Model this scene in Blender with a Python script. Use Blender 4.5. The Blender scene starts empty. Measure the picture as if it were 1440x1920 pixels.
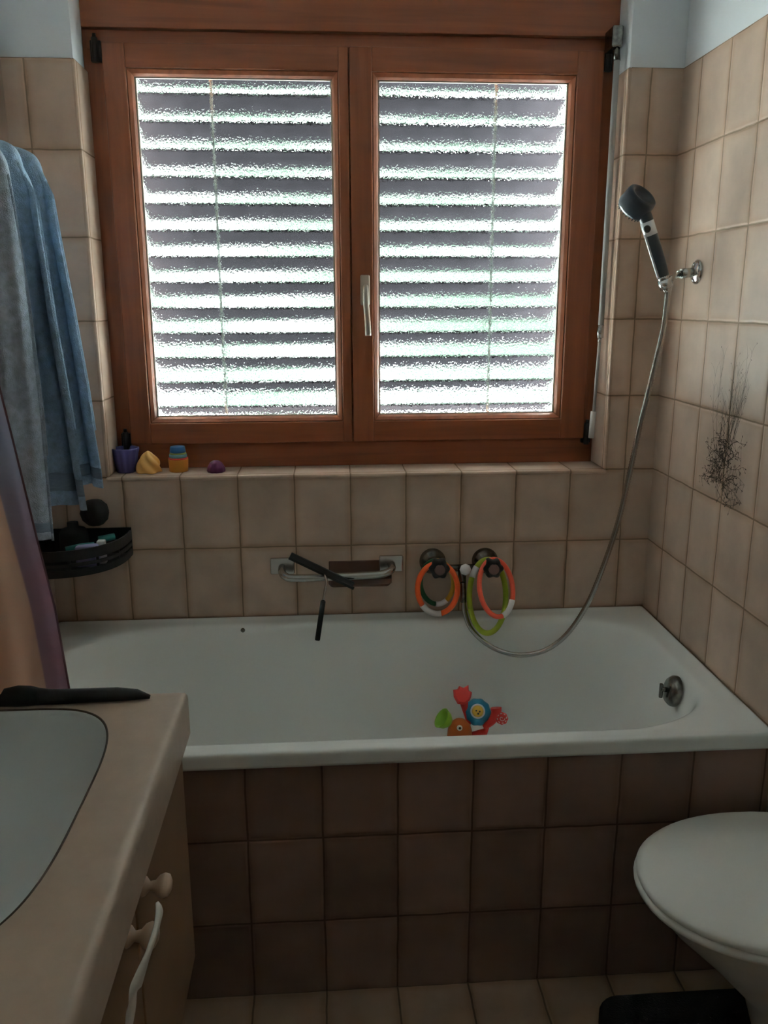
import bpy, bmesh, math, random
from mathutils import Vector, Matrix
random.seed(7)
S = bpy.context.scene
C = S.collection
PI = math.pi
V = Vector

# ------------------------------------------------------------ camera
CAM = V((-0.8937, -2.2086, 1.4074)); YAW, PITCH, ROLL, FPX = 0.0692, 0.2453, -0.0024, 1575.98
_f = V((math.sin(YAW)*math.cos(PITCH), math.cos(YAW)*math.cos(PITCH), -math.sin(PITCH)))
_r0 = V((math.cos(YAW), -math.sin(YAW), 0)); _u0 = _r0.cross(_f)
_r = _r0*math.cos(ROLL) + _u0*math.sin(ROLL); _u = -_r0*math.sin(ROLL) + _u0*math.cos(ROLL)
cd = bpy.data.cameras.new('camera'); cam = bpy.data.objects.new('camera', cd); C.objects.link(cam)
cam.matrix_world = Matrix(((_r.x, _u.x, -_f.x, CAM.x), (_r.y, _u.y, -_f.y, CAM.y), (_r.z, _u.z, -_f.z, CAM.z), (0, 0, 0, 1)))
cd.sensor_fit = 'VERTICAL'; cd.sensor_height = 24.0; cd.lens = FPX/1920*24.0
cd.clip_start = 0.02; cd.clip_end = 200
S.camera = cam

def at(px, py, ax, v):
    """point on the plane axis[ax]=v seen at photo pixel (px,py); used to measure real positions"""
    d = _f + _r*((px-720)/FPX) - _u*((py-960)/FPX)
    return CAM + d*((v-CAM[ax])/d[ax])

# ------------------------------------------------------------ world, light, exposure
S.view_settings.view_transform = 'Standard'; S.view_settings.look = 'None'
S.view_settings.exposure = 1.74; S.view_settings.gamma = 1.0
try: S.view_settings.use_curve_mapping = False
except Exception: pass
GROUND_L, SKY_L, NEAR_L, FAR_L = 84.0, 40.0, 25.0, 1.5
w = bpy.data.worlds.new('world'); S.world = w; w.use_nodes = True
nt = w.node_tree; nt.nodes.clear()
def N(nt, t, **k):
    n = nt.nodes.new(t)
    for a, b in k.items():
        if hasattr(n, a): setattr(n, a, b)
    return n
wo = N(nt, 'ShaderNodeOutputWorld'); bg = N(nt, 'ShaderNodeBackground')
tc = N(nt, 'ShaderNodeTexCoord'); no = N(nt, 'ShaderNodeTexNoise'); no.inputs['Scale'].default_value = 7; no.inputs['Detail'].default_value = 3
cr = N(nt, 'ShaderNodeValToRGB')
cr.color_ramp.elements[0].position = 0.54; cr.color_ramp.elements[0].color = (0, 0, 0, 1)   # foliage mask
cr.color_ramp.elements[1].position = 0.575; cr.color_ramp.elements[1].color = (1, 1, 1, 1)
nt.links.new(tc.outputs['Generated'], no.inputs['Vector']); nt.links.new(no.outputs['Fac'], cr.inputs['Fac'])
sx = N(nt, 'ShaderNodeSeparateXYZ'); nt.links.new(tc.outputs['Generated'], sx.inputs[0])
k0 = N(nt, 'ShaderNodeMath', operation='MULTIPLY_ADD'); k0.inputs[1].default_value = .5; k0.inputs[2].default_value = .5
nt.links.new(sx.outputs['Z'], k0.inputs[0])
el = N(nt, 'ShaderNodeValToRGB'); e = el.color_ramp.elements      # brightness by elevation: sunlit ground beyond the shade of the house, duller sky above the trees
e[0].position = .125; e[0].color = (NEAR_L/100,)*3+(1,); e[1].position = .66; e[1].color = (SKY_L/100,)*3+(1,)
for p_, v_ in ((.24, GROUND_L), (.405, GROUND_L), (.425, FAR_L), (.60, FAR_L)): q_ = e.new(p_); q_.color = (v_/100,)*3+(1,)
nt.links.new(k0.outputs[0], el.inputs[0])
k1 = N(nt, 'ShaderNodeMath', operation='MULTIPLY'); k1.inputs[1].default_value = 100; nt.links.new(el.outputs[0], k1.inputs[0]); 
lt = N(nt, 'ShaderNodeMix', data_type='RGBA', blend_type='MULTIPLY'); lt.inputs['Factor'].default_value = 1; lt.inputs[6].default_value = (.90, .985, .98, 1)
nt.links.new(k1.outputs[0], lt.inputs[7])
fo = N(nt, 'ShaderNodeMix', data_type='RGBA'); fo.inputs[6].default_value = (.205, .32, .245, 1)      # sunlit foliage
nt.links.new(cr.outputs['Color'], fo.inputs['Factor']); nt.links.new(lt.outputs[2], fo.inputs[7])
nt.links.new(fo.outputs[2], bg.inputs['Color']); bg.inputs['Strength'].default_value = 1.0

nt.links.new(bg.outputs[0], wo.inputs[0])
# light portal in the window opening: guides the sampling of the daylight, emits nothing
pl = bpy.data.lights.new('window_portal', 'AREA'); pl.shape = 'RECTANGLE'; pl.size = 1.30; pl.size_y = 1.0
pl.cycles.is_portal = True
po = bpy.data.objects.new('window_portal', pl); C.objects.link(po); po.location = (-0.80, 0.172, 1.53); po.rotation_euler = (-PI/2, 0, 0)

# ------------------------------------------------------------ materials
def principled(name, col, rough=.5, metal=0, **kw):
    m = bpy.data.materials.new(name); m.use_nodes = True
    b = m.node_tree.nodes['Principled BSDF']
    b.inputs['Base Color'].default_value = (*col, 1); b.inputs['Roughness'].default_value = rough; b.inputs['Metallic'].default_value = metal
    for k, v in kw.items():
        k = k.replace('_', ' ')
        if k in b.inputs: b.inputs[k].default_value = v
    return m
def vary(m, col, amt=.12, scale=8, bump=0, bscale=200, dist=.001, stretch=None):
    """mottle the base colour with noise, add fine bump"""
    nt = m.node_tree; b = nt.nodes['Principled BSDF']
    tc = N(nt, 'ShaderNodeTexCoord'); mp = N(nt, 'ShaderNodeMapping')
    if stretch: mp.inputs['Scale'].default_value = stretch
    nt.links.new(tc.outputs['Object'], mp.inputs['Vector'])
    n = N(nt, 'ShaderNodeTexNoise'); n.inputs['Scale'].default_value = scale; n.inputs['Detail'].default_value = 4
    nt.links.new(mp.outputs[0], n.inputs['Vector'])
    r = N(nt, 'ShaderNodeValToRGB')
    r.color_ramp.elements[0].position = .3; r.color_ramp.elements[1].position = .7
    r.color_ramp.elements[0].color = (*[c*(1-amt) for c in col], 1); r.color_ramp.elements[1].color = (*[min(1, c*(1+amt)) for c in col], 1)
    nt.links.new(n.outputs['Fac'], r.inputs[0]); nt.links.new(r.outputs[0], b.inputs['Base Color'])
    if bump:
        n2 = N(nt, 'ShaderNodeTexNoise'); n2.inputs['Scale'].default_value = bscale; n2.inputs['Detail'].default_value = 3
        nt.links.new(mp.outputs[0], n2.inputs['Vector'])
        bp = N(nt, 'ShaderNodeBump'); bp.inputs['Strength'].default_value = bump; bp.inputs['Distance'].default_value = dist
        nt.links.new(n2.outputs['Fac'], bp.inputs['Height']); nt.links.new(bp.outputs[0], b.inputs['Normal'])
    return m

TILE = (.57, .42, .325); GROUT = (.29, .22, .165)
def tile_mat(name, plane, u0, v0, tw=.15, th=.20, col=TILE, grout=GROUT, shift=.10):
    """glazed ceramic tiles laid in a straight grid; plane 'xz','yz','xy'; a grout cross lies at (u0,v0)"""
    m = bpy.data.materials.new(name); m.use_nodes = True; nt = m.node_tree; b = nt.nodes['Principled BSDF']
    L = nt.links.new
    geo = N(nt, 'ShaderNodeNewGeometry'); sp = N(nt, 'ShaderNodeSeparateXYZ'); L(geo.outputs['Position'], sp.inputs[0])
    a, c = {'xz': ('X', 'Z'), 'yz': ('Y', 'Z'), 'xy': ('X', 'Y')}[plane]
    wn = N(nt, 'ShaderNodeTexNoise'); wn.inputs['Scale'].default_value = 14; wn.inputs['Detail'].default_value = 2; L(geo.outputs['Position'], wn.inputs['Vector'])
    ws = N(nt, 'ShaderNodeMath', operation='MULTIPLY_ADD'); ws.inputs[1].default_value = .005; ws.inputs[2].default_value = -.0025
    L(wn.outputs['Fac'], ws.inputs[0])
    out = []
    for ch, o in ((a, u0), (c, v0)):
        q = N(nt, 'ShaderNodeMath', operation='SUBTRACT'); q.inputs[1].default_value = o - 30*(tw if ch == a else th)
        L(sp.outputs[ch], q.inputs[0])
        q2 = N(nt, 'ShaderNodeMath', operation='ADD'); L(q.outputs[0], q2.inputs[0]); L(ws.outputs[0], q2.inputs[1]); out.append(q2)
    cb = N(nt, 'ShaderNodeCombineXYZ'); L(out[0].outputs[0], cb.inputs[0]); L(out[1].outputs[0], cb.inputs[1])
    def brick(mortar, smooth):
        br = N(nt, 'ShaderNodeTexBrick'); br.offset = 0; br.squash = 1
        br.inputs['Scale'].default_value = 1; br.inputs['Brick Width'].default_value = tw; br.inputs['Row Height'].default_value = th
        br.inputs['Mortar Size'].default_value = mortar; br.inputs['Mortar Smooth'].default_value = smooth; br.inputs['Bias'].default_value = 0
        L(cb.outputs[0], br.inputs['Vector']); return br
    br = brick(.0022, .25)
    c1 = tuple(x*(1-shift) for x in col); c2 = (min(1, col[0]*(1+shift*.9)), min(1, col[1]*(1+shift)), min(1, col[2]*(1+shift*1.3)))
    br.inputs['Color1'].default_value = (*c1, 1); br.inputs['Color2'].default_value = (*c2, 1); br.inputs['Mortar'].default_value = (*grout, 1)
    # cloudy glaze: warmer towards tile borders, mottled
    n = N(nt, 'ShaderNodeTexNoise'); n.inputs['Scale'].default_value = 9; n.inputs['Detail'].default_value = 5; L(geo.outputs['Position'], n.inputs['Vector'])
    mr = N(nt, 'ShaderNodeMapRange'); mr.inputs['From Min'].default_value = .3; mr.inputs['From Max'].default_value = .7
    mr.inputs['To Min'].default_value = .84; mr.inputs['To Max'].default_value = 1.14; L(n.outputs['Fac'], mr.inputs[0])
    mx = N(nt, 'ShaderNodeMix', data_type='RGBA', blend_type='MULTIPLY'); mx.inputs['Factor'].default_value = 1
    L(br.outputs['Color'], mx.inputs[6]); L(mr.outputs[0], mx.inputs[7])
    soft = brick(.022, 1.0)
    m2 = N(nt, 'ShaderNodeMix', data_type='RGBA', blend_type='MULTIPLY'); m2.inputs[7].default_value = (.90, .82, .74, 1)
    L(soft.outputs['Fac'], m2.inputs['Factor']); L(mx.outputs[2], m2.inputs[6]); L(m2.outputs[2], b.inputs['Base Color'])
    rr = N(nt, 'ShaderNodeMapRange'); rr.inputs['To Min'].default_value = .38; rr.inputs['To Max'].default_value = .8
    L(br.outputs['Fac'], rr.inputs[0]); L(rr.outputs[0], b.inputs['Roughness'])
    edge = brick(.007, 1.0)
    hh = N(nt, 'ShaderNodeMath', operation='MULTIPLY_ADD'); hh.inputs[1].default_value = .12; L(n.outputs['Fac'], hh.inputs[0])
    inv = N(nt, 'ShaderNodeMath', operation='SUBTRACT'); inv.inputs[0].default_value = 1; L(edge.outputs['Fac'], inv.inputs[1]); L(inv.outputs[0], hh.inputs[2])
    bp = N(nt, 'ShaderNodeBump'); bp.inputs['Strength'].default_value = .7; bp.inputs['Distance'].default_value = .002
    L(hh.outputs[0], bp.inputs['Height']); L(bp.outputs[0], b.inputs['Normal'])
    b.inputs['Specular IOR Level'].default_value = .4
    return m

Z0 = .9614; XL = -1.4723; XR = -.1306; XW = -1.632
M = {}
M['tile_back'] = tile_mat('beige_tile_back', 'xz', -.0806, Z0)
M['tile_right'] = tile_mat('beige_tile_right', 'yz', -.1056, Z0)
M['tile_left'] = tile_mat('beige_tile_left', 'yz', -.07, Z0)
M['tile_reveal'] = tile_mat('beige_tile_reveal', 'yz', .16, Z0, tw=.15)
M['tile_sill'] = tile_mat('beige_tile_sill', 'xy', -.0806, .168, th=.158)
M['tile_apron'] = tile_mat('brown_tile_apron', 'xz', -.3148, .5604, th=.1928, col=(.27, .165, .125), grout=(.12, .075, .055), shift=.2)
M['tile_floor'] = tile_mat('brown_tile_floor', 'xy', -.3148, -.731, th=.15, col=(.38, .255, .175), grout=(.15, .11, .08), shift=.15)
M['plaster'] = vary(principled('white_plaster', (.86, .90, .94), .85), (.86, .90, .94), .03, 5, .25, 120, .001)
def wood_mat(name, stretch, col=(.26, .074, .026)):
    m = principled(name, col, .42); nt = m.node_tree; b = nt.nodes['Principled BSDF']; L = nt.links.new
    tc = N(nt, 'ShaderNodeTexCoord'); mp = N(nt, 'ShaderNodeMapping'); mp.inputs['Scale'].default_value = stretch
    L(tc.outputs['Object'], mp.inputs[0])
    n = N(nt, 'ShaderNodeTexNoise'); n.inputs['Scale'].default_value = 3.2; n.inputs['Detail'].default_value = 8; n.inputs['Distortion'].default_value = .6
    L(mp.outputs[0], n.inputs['Vector'])
    r = N(nt, 'ShaderNodeValToRGB'); e = r.color_ramp.elements
    e[0].position = .28; e[0].color = (*[c*.72 for c in col], 1); e[1].position = .72; e[1].color = (*[c*1.2 for c in col], 1)
    x = r.color_ramp.elements.new(.5); x.color = (*col, 1)
    L(n.outputs['Fac'], r.inputs[0])
    # a few dark knots
    vo = N(nt, 'ShaderNodeTexVoronoi'); vo.inputs['Scale'].default_value = 3.2; L(tc.outputs['Object'], vo.inputs['Vector'])
    kr = N(nt, 'ShaderNodeMapRange'); kr.inputs['From Min'].default_value = .02; kr.inputs['From Max'].default_value = .05; L(vo.outputs['Distance'], kr.inputs[0])
    mx = N(nt, 'ShaderNodeMix', data_type='RGBA'); mx.inputs[6].default_value = (*[c*.25 for c in col], 1)
    L(kr.outputs[0], mx.inputs['Factor']); L(r.outputs[0], mx.inputs[7]); L(mx.outputs[2], b.inputs['Base Color'])
    bp = N(nt, 'ShaderNodeBump'); bp.inputs['Strength'].default_value = .25; bp.inputs['Distance'].default_value = .001
    L(n.outputs['Fac'], bp.inputs['Height']); L(bp.outputs[0], b.inputs['Normal'])
    return m
M['wood_v'] = wood_mat('stained_pine_upright', (14, 14, .8)); M['wood_h'] = wood_mat('stained_pine_rail', (.8, 14, 14))
M['enamel'] = principled('white_enamel', (.90, .91, .88), .16)
M['ceramic'] = principled('white_ceramic', (.84, .84, .80), .25)
M['seat'] = principled('white_seat_plastic', (.93, .92, .87), .4)
M['chrome'] = principled('chrome', (.62, .62, .62), .16, 1); M['dullchrome'] = principled('dull_chrome', (.46, .45, .43), .22, 1)
M['dark_chrome'] = vary(principled('tarnished_chrome', (.17, .165, .15), .25, 1), (.17, .165, .15), .5, 60)
M['bright'] = principled('polished_chrome_cap', (.90, .93, .98), .25, .25)
M['steel'] = principled('satin_nickel', (.52, .47, .41), .32, 1)
M['black'] = principled('black_plastic', (.008, .008, .009), .5)
M['blackmetal'] = principled('dark_hinge_metal', (.03, .03, .03), .35, .7)
M['rubber'] = principled('black_rubber', (.006, .006, .006), .75)
M['greyplastic'] = principled('grey_enamelled_rod', (.42, .42, .41), .45)
M['slate'] = principled('slate_black_plastic', (.022, .033, .045), .38)
M['counter'] = vary(principled('beige_laminate', (.52, .40, .31), .38), (.52, .40, .31), .05, 40)
M['cab'] = vary(principled('beige_cabinet_front', (.25, .145, .08), .45), (.25, .145, .08), .06, 12)
M['basin'] = principled('grey_basin', (.70, .74, .74), .5)
M['seam'] = principled('dark_sealant', (.06, .035, .025), .7)
M['knob'] = principled('beige_knob', (.50, .34, .24), .3)
M['slat'] = vary(principled('grey_aluminium_slat', (.026, .0235, .0275), .7, Specular_IOR_Level=0.0), (.026, .0235, .0275), .15, 30)
M['cord'] = principled('pale_ladder_tape', (.5, .56, .53), .8)
M['alu'] = principled('pale_spacer_strip', (.55, .50, .42), .5)
for n, c in dict(orange=(.95, .13, .02), coral=(.93, .12, .06), white=(.75, .73, .72), lime=(.40, .50, .03), yellow=(.62, .36, .03), dgreen=(.01, .11, .035),
                 red=(.62, .03, .02), cyan=(.01, .22, .36), tgreen=(.22, .42, .02), torange=(.50, .11, .01), dpurple=(.10, .012, .07), purple=(.12, .11, .33),
                 cream=(.85, .45, .12), cuporange=(.62, .22, .02), cupblue=(.03, .13, .30), cupaqua=(.20, .42, .50), cuplime=(.35, .40, .08), teal=(.02, .22, .20), lavender=(.35, .30, .50)).items():
    M[n] = principled(n+'_plastic', c, .45)
M['brown_clear'] = principled('brown_smoked_plastic', (.10, .045, .028), .25)
M['mat'] = vary(principled('black_mat', (.006, .006, .007), .95), (.006, .006, .007), .3, 60, .8, 300, .003)
M['strap'] = principled('cream_strap', (.75, .72, .66), .6)
M['brownink'] = principled('brown_printed_glaze', (.075, .045, .03), .45)
M['towel'] = vary(principled('blue_terry', (.34, .48, .64), .95), (.34, .48, .64), .18, 70, 1.0, 420, .004)
M['towel2'] = vary(principled('grey_blue_terry', (.42, .50, .60), .95), (.42, .50, .60), .18, 70, 1.0, 420, .004)
M['hem'] = vary(principled('woven_towel_hem', (.22, .29, .38), .9), (.22, .29, .38), .15, 60, .6, 300, .002, (1, 1, 12))
# shower curtain: printed bands measured from its free edge (UV x in metres)
def curtain_mat():
    m = principled('printed_curtain_fabric', (.6, .4, .3), .75); nt = m.node_tree; b = nt.nodes['Principled BSDF']; L = nt.links.new
    uv = N(nt, 'ShaderNodeUVMap'); sp = N(nt, 'ShaderNodeSeparateXYZ'); L(uv.outputs[0], sp.inputs[0])
    r = N(nt, 'ShaderNodeValToRGB'); r.color_ramp.interpolation = 'LINEAR'; e = r.color_ramp.elements
    e[0].position = 0; e[0].color = (.18, .10, .13, 1)
    e[1].position = 1; e[1].color = (.80, .60, .48, 1)
    for p, c in ((.008, (.50, .36, .42, 1)), (.205, (.52, .39, .45, 1)), (.215, (.80, .62, .52, 1))):
        x = e.new(p); x.color = c
    k = N(nt, 'ShaderNodeMath', operation='MULTIPLY'); k.inputs[1].default_value = 5; L(sp.outputs[0], k.inputs[0]); L(k.outputs[0], r.inputs[0])
    zz = N(nt, 'ShaderNodeMapRange'); zz.inputs['From Min'].default_value = .95; zz.inputs['From Max'].default_value = 1.15; L(sp.outputs[1], zz.inputs[0])
    mx = N(nt, 'ShaderNodeMix', data_type='RGBA'); mx.inputs[7].default_value = (.50, .50, .58, 1)
    fc = N(nt, 'ShaderNodeMath', operation='LESS_THAN'); fc.inputs[1].default_value = .043; L(sp.outputs[0], fc.inputs[0])
    mu = N(nt, 'ShaderNodeMath', operation='MULTIPLY'); L(zz.outputs[0], mu.inputs[0]); L(fc.outputs[0], mu.inputs[1])
    L(mu.outputs[0], mx.inputs['Factor']); L(r.outputs[0], mx.inputs[6]); L(mx.outputs[2], b.inputs['Base Color'])
    tl = N(nt, 'ShaderNodeBsdfTranslucent'); L(mx.outputs[2], tl.inputs['Color']); ms = N(nt, 'ShaderNodeMixShader'); ms.inputs[0].default_value = .72
    out = [x for x in nt.nodes if x.type == 'OUTPUT_MATERIAL'][0]; L(b.outputs[0], ms.inputs[1]); L(tl.outputs[0], ms.inputs[2]); L(ms.outputs[0], out.inputs[0])
    return m
M['curtain'] = curtain_mat()
# patterned glass: part of the cast surface is flat and clear, part is dimpled and refracts
def glass_mat():
    m = bpy.data.materials.new('patterned_glass'); m.use_nodes = True; nt = m.node_tree; nt.nodes.clear(); L = nt.links.new
    o = N(nt, 'ShaderNodeOutputMaterial'); geo = N(nt, 'ShaderNodeNewGeometry')
    n = N(nt, 'ShaderNodeTexNoise'); n.inputs['Scale'].default_value = 170; n.inputs['Detail'].default_value = 2; L(geo.outputs['Position'], n.inputs['Vector'])
    bp = N(nt, 'ShaderNodeBump'); bp.inputs['Strength'].default_value = 1.0; bp.inputs['Distance'].default_value = .0030; L(n.outputs['Fac'], bp.inputs['Height'])
    rf = N(nt, 'ShaderNodeBsdfGlass'); rf.inputs['IOR'].default_value = 1.20; rf.inputs['Roughness'].default_value = .02; rf.inputs['Color'].default_value = (.97, 1, .985, 1)
    L(bp.outputs[0], rf.inputs['Normal'])
    tr = N(nt, 'ShaderNodeBsdfTransparent'); tr.inputs['Color'].default_value = (.95, .98, .965, 1)
    n2 = N(nt, 'ShaderNodeTexNoise'); n2.inputs['Scale'].default_value = 260; n2.inputs['Detail'].default_value = 2; L(geo.outputs['Position'], n2.inputs['Vector'])
    mr = N(nt, 'ShaderNodeMapRange'); mr.inputs['From Min'].default_value = .38; mr.inputs['From Max'].default_value = .43; L(n2.outputs['Fac'], mr.inputs[0])
    mx = N(nt, 'ShaderNodeMixShader'); L(mr.outputs[0], mx.inputs[0]); L(tr.outputs[0], mx.inputs[1]); L(rf.outputs[0], mx.inputs[2]); L(mx.outputs[0], o.inputs[0])
    return m
M['glass'] = glass_mat()

# ------------------------------------------------------------ mesh helpers
def add_box(bm, x0, x1, y0, y1, z0, z1, bev=0, seg=2, mat=0):
    vs = [bm.verts.new((x, y, z)) for x in (x0, x1) for y in (y0, y1) for z in (z0, z1)]
    fs = [bm.faces.new([vs[i] for i in f]) for f in ((0, 1, 3, 2), (4, 6, 7, 5), (0, 4, 5, 1), (2, 3, 7, 6), (0, 2, 6, 4), (1, 5, 7, 3))]
    for f in fs: f.material_index = mat
    if bev:
        es = {e for f in fs for e in f.edges}
        bmesh.ops.bevel(bm, geom=list(es), offset=bev, segments=seg, affect='EDGES', profile=.5)
    return vs
def frames(pts):
    """parallel transport frames"""
    T = []
    for i in range(len(pts)):
        a = pts[max(0, i-1)]; b = pts[min(len(pts)-1, i+1)]; T.append((b-a).normalized())
    n = T[0].cross(V((0, 0, 1)))
    if n.length < .1: n = T[0].cross(V((1, 0, 0)))
    n.normalize(); out = []
    for t in T:
        n = (n - t*n.dot(t)).normalized(); out.append((t, n, t.cross(n)))
    return out
def add_tube(bm, pts, r, seg=12, closed=False, cap=True, mat=0):
    pts = [V(p) for p in pts]; n = len(pts)
    rr = r if callable(r) else (lambda i, _r=r: _r) if not isinstance(r, (list, tuple)) else (lambda i, _r=r: _r[i])
    if closed:
        F = []
        cen = sum(pts, V())/n
        nor = (pts[0]-cen).cross(pts[n//4]-cen).normalized()
        for i in range(n):
            t = (pts[(i+1) % n]-pts[i-1]).normalized(); b = nor; F.append((t, b, t.cross(b)))
    else: F = frames(pts)
    rings = []
    for i, p in enumerate(pts):
        t, a, b = F[i]
        rings.append([bm.verts.new(p + (a*math.cos(2*PI*k/seg) + b*math.sin(2*PI*k/seg))*rr(i)) for k in range(seg)])
    for i in range(n if closed else n-1):
        A, B = rings[i], rings[(i+1) % n]
        for k in range(seg):
            f = bm.faces.new((A[k], A[(k+1) % seg], B[(k+1) % seg], B[k])); f.smooth = True; f.material_index = mat
    if cap and not closed:
        for R_ in (rings[0], rings[-1]):
            f = bm.faces.new(R_); f.material_index = mat
    return rings
def add_lathe(bm, prof, seg=32, M4=None, fl=None, mat=0):
    """prof: list of (r,z); fl(angle,i)->radius factor"""
    M4 = M4 or Matrix.Identity(4); rings = []
    for i, (r, z) in enumerate(prof):
        if r < 1e-6: rings.append([bm.verts.new(M4 @ V((0, 0, z)))]); continue
        rings.append([bm.verts.new(M4 @ V((r*(fl(2*PI*k/seg, i) if fl else 1)*math.cos(2*PI*k/seg), r*(fl(2*PI*k/seg, i) if fl else 1)*math.sin(2*PI*k/seg), z))) for k in range(seg)])
    for i in range(len(rings)-1):
        A, B = rings[i], rings[i+1]
        for k in range(seg):
            k2 = (k+1) % seg
            if len(A) == 1 and len(B) == 1: break
            vs = (A[0], B[k2], B[k]) if len(A) == 1 else (A[k], A[k2], B[0]) if len(B) == 1 else (A[k], A[k2], B[k2], B[k])
            f = bm.faces.new(vs); f.smooth = True; f.material_index = mat
    return rings
def axis(p, d):
    """matrix whose z axis points along d, origin p"""
    return Matrix.Translation(V(p)) @ V(d).to_track_quat('Z', 'Y').to_matrix().to_4x4()
def crom(ps, n=8, closed=False):
    ps = [V(p) for p in ps]; out = []
    m = len(ps)
    for i in range(m if closed else m-1):
        g = (lambda k: ps[k % m]) if closed else (lambda k: ps[min(max(k, 0), m-1)])
        a, b, c, d = g(i-1), g(i), g(i+1), g(i+2)
        for k in range(n):
            t = k/n
            out.append(.5*((2*b) + (c-a)*t + (2*a-5*b+4*c-d)*t*t + (3*b-a-3*c+d)*t**3))
    if not closed: out.append(ps[-1])
    return out
def obj(name, bm, mats, parent=None, smooth=False, bevel=0, recalc=True):
    me = bpy.data.meshes.new(name)
    if recalc: bmesh.ops.recalc_face_normals(bm, faces=bm.faces)
    if smooth:
        for f in bm.faces: f.smooth = True
    bm.to_mesh(me); bm.free()
    for m in (mats if isinstance(mats, (list, tuple)) else [mats]): me.materials.append(M[m] if isinstance(m, str) else m)
    o = bpy.data.objects.new(name, me); C.objects.link(o)
    if bevel:
        b = o.modifiers.new('bevel', 'BEVEL'); b.width = bevel; b.segments = 2; b.limit_method = 'ANGLE'
    if parent:
        o.parent = parent
        o.matrix_parent_inverse = Matrix.Identity(4)
        off = V()
        q = parent
        while q: off += q.location; q = q.parent
        for v in me.vertices: v.co -= off
    return o
def tag(o, label, cat, group=None):
    o['label'] = label; o['category'] = cat
    if group: o['group'] = group
    return o
def thing(name, label, cat, loc=(0, 0, 0), group=None):
    o = bpy.data.objects.new(name, None); C.objects.link(o); o.location = loc; o.empty_display_size = .05
    return tag(o, label, cat, group)
def struct(o): o['kind'] = 'structure'; return o
def box(name, dims, mat, parent=None, bev=0, seg=2):
    bm = bmesh.new(); add_box(bm, *dims, bev=bev, seg=seg); return obj(name, bm, mat, parent)
def tube(name, pts, r, mat, parent=None, seg=12, closed=False):
    bm = bmesh.new(); add_tube(bm, pts, r, seg, closed); return obj(name, bm, mat, parent)
def lathe(name, prof, mat, parent=None, seg=32, M4=None, fl=None, sharp=False):
    bm = bmesh.new(); add_lathe(bm, prof, seg, M4, fl)
    bmesh.ops.remove_doubles(bm, verts=bm.verts, dist=1e-6)
    o = obj(name, bm, mat, parent)
    if sharp:
        try: o.data.shade_smooth(); 
        except Exception: pass
        o.data.set_sharp_from_angle(angle=math.radians(40))
    return o

# ------------------------------------------------------------ room shell
ZT = Z0+1.0      # top of the tiling
ZC = 2.45; YF = -2.95; XO = .30
WT = .14         # window wall thickness (tiled inner leaf, blind hangs outside)
bm = bmesh.new()
for x0, x1 in ((XW-.2, XL), (XR, XO+.2)):
    add_box(bm, x0, x1, 0, WT+.03, 0, ZT, mat=0); add_box(bm, x0, x1, .004, WT+.03, ZT, ZC, mat=1)
add_box(bm, XL, XR, 0, WT+.03, 0, Z0-.006, mat=0)
add_box(bm, XL, XR, .004, WT+.03, 2.34, ZC, mat=1)
struct(obj('wall_back', bm, ['tile_back', 'plaster']))
bm = bmesh.new()     # wall beside the tub, then the toilet recess
add_box(bm, 0, XO+.2, -.745, 0, 0, ZT, mat=0); add_box(bm, .004, XO+.2, -.745, .003, ZT, ZC, mat=1)
add_box(bm, XO, XO+.2, YF, -.746, 0, ZT, mat=0); add_box(bm, XO+.004, XO+.2, YF, -.746, ZT, ZC, mat=1)
WR = struct(obj('wall_right', bm, ['tile_right', 'plaster']))
bm = bmesh.new(); add_box(bm, XW-.2, XW, YF, 0, 0, ZT, mat=0); add_box(bm, XW-.2, XW-.004, YF, 0, ZT, ZC, mat=1)
struct(obj('wall_left', bm, ['tile_left', 'plaster']))
bm = bmesh.new(); add_box(bm, XW-.2, XO+.2, YF-.15, YF, 0, ZC); struct(obj('wall_front', bm, principled('rear_wall_paint', (.74, .70, .66), .7)))
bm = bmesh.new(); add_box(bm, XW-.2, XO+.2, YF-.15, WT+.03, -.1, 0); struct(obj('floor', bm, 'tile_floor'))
bm = bmesh.new(); add_box(bm, XW-.2, XO+.2, YF-.15, WT+.03, ZC, ZC+.1); struct(obj('ceiling', bm, principled('ceiling_paint', (.82, .80, .78), .8)))
# tiled reveals and sill of the window recess (edges rounded like trim tiles)
for nm, x0, x1 in (('trim_1', XL-.001, XL+.009), ('trim_2', XR-.009, XR+.001)):
    bm = bmesh.new(); add_box(bm, x0, x1, -.002, .118, Z0, ZT-.0, bev=.004); struct(obj(nm, bm, 'tile_reveal'))
bm = bmesh.new(); add_box(bm, XL, XR, -.005, .135, Z0-.012, Z0, bev=.005); struct(obj('trim_3', bm, 'tile_sill'))
for nm, x0, x1 in (('trim_4', XL-.001, XL+.005), ('trim_5', XR-.005, XR+.001)):
    bm = bmesh.new(); add_box(bm, x0, x1, .002, .1, ZT+.001, 2.34); struct(obj(nm, bm, 'plaster'))

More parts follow.
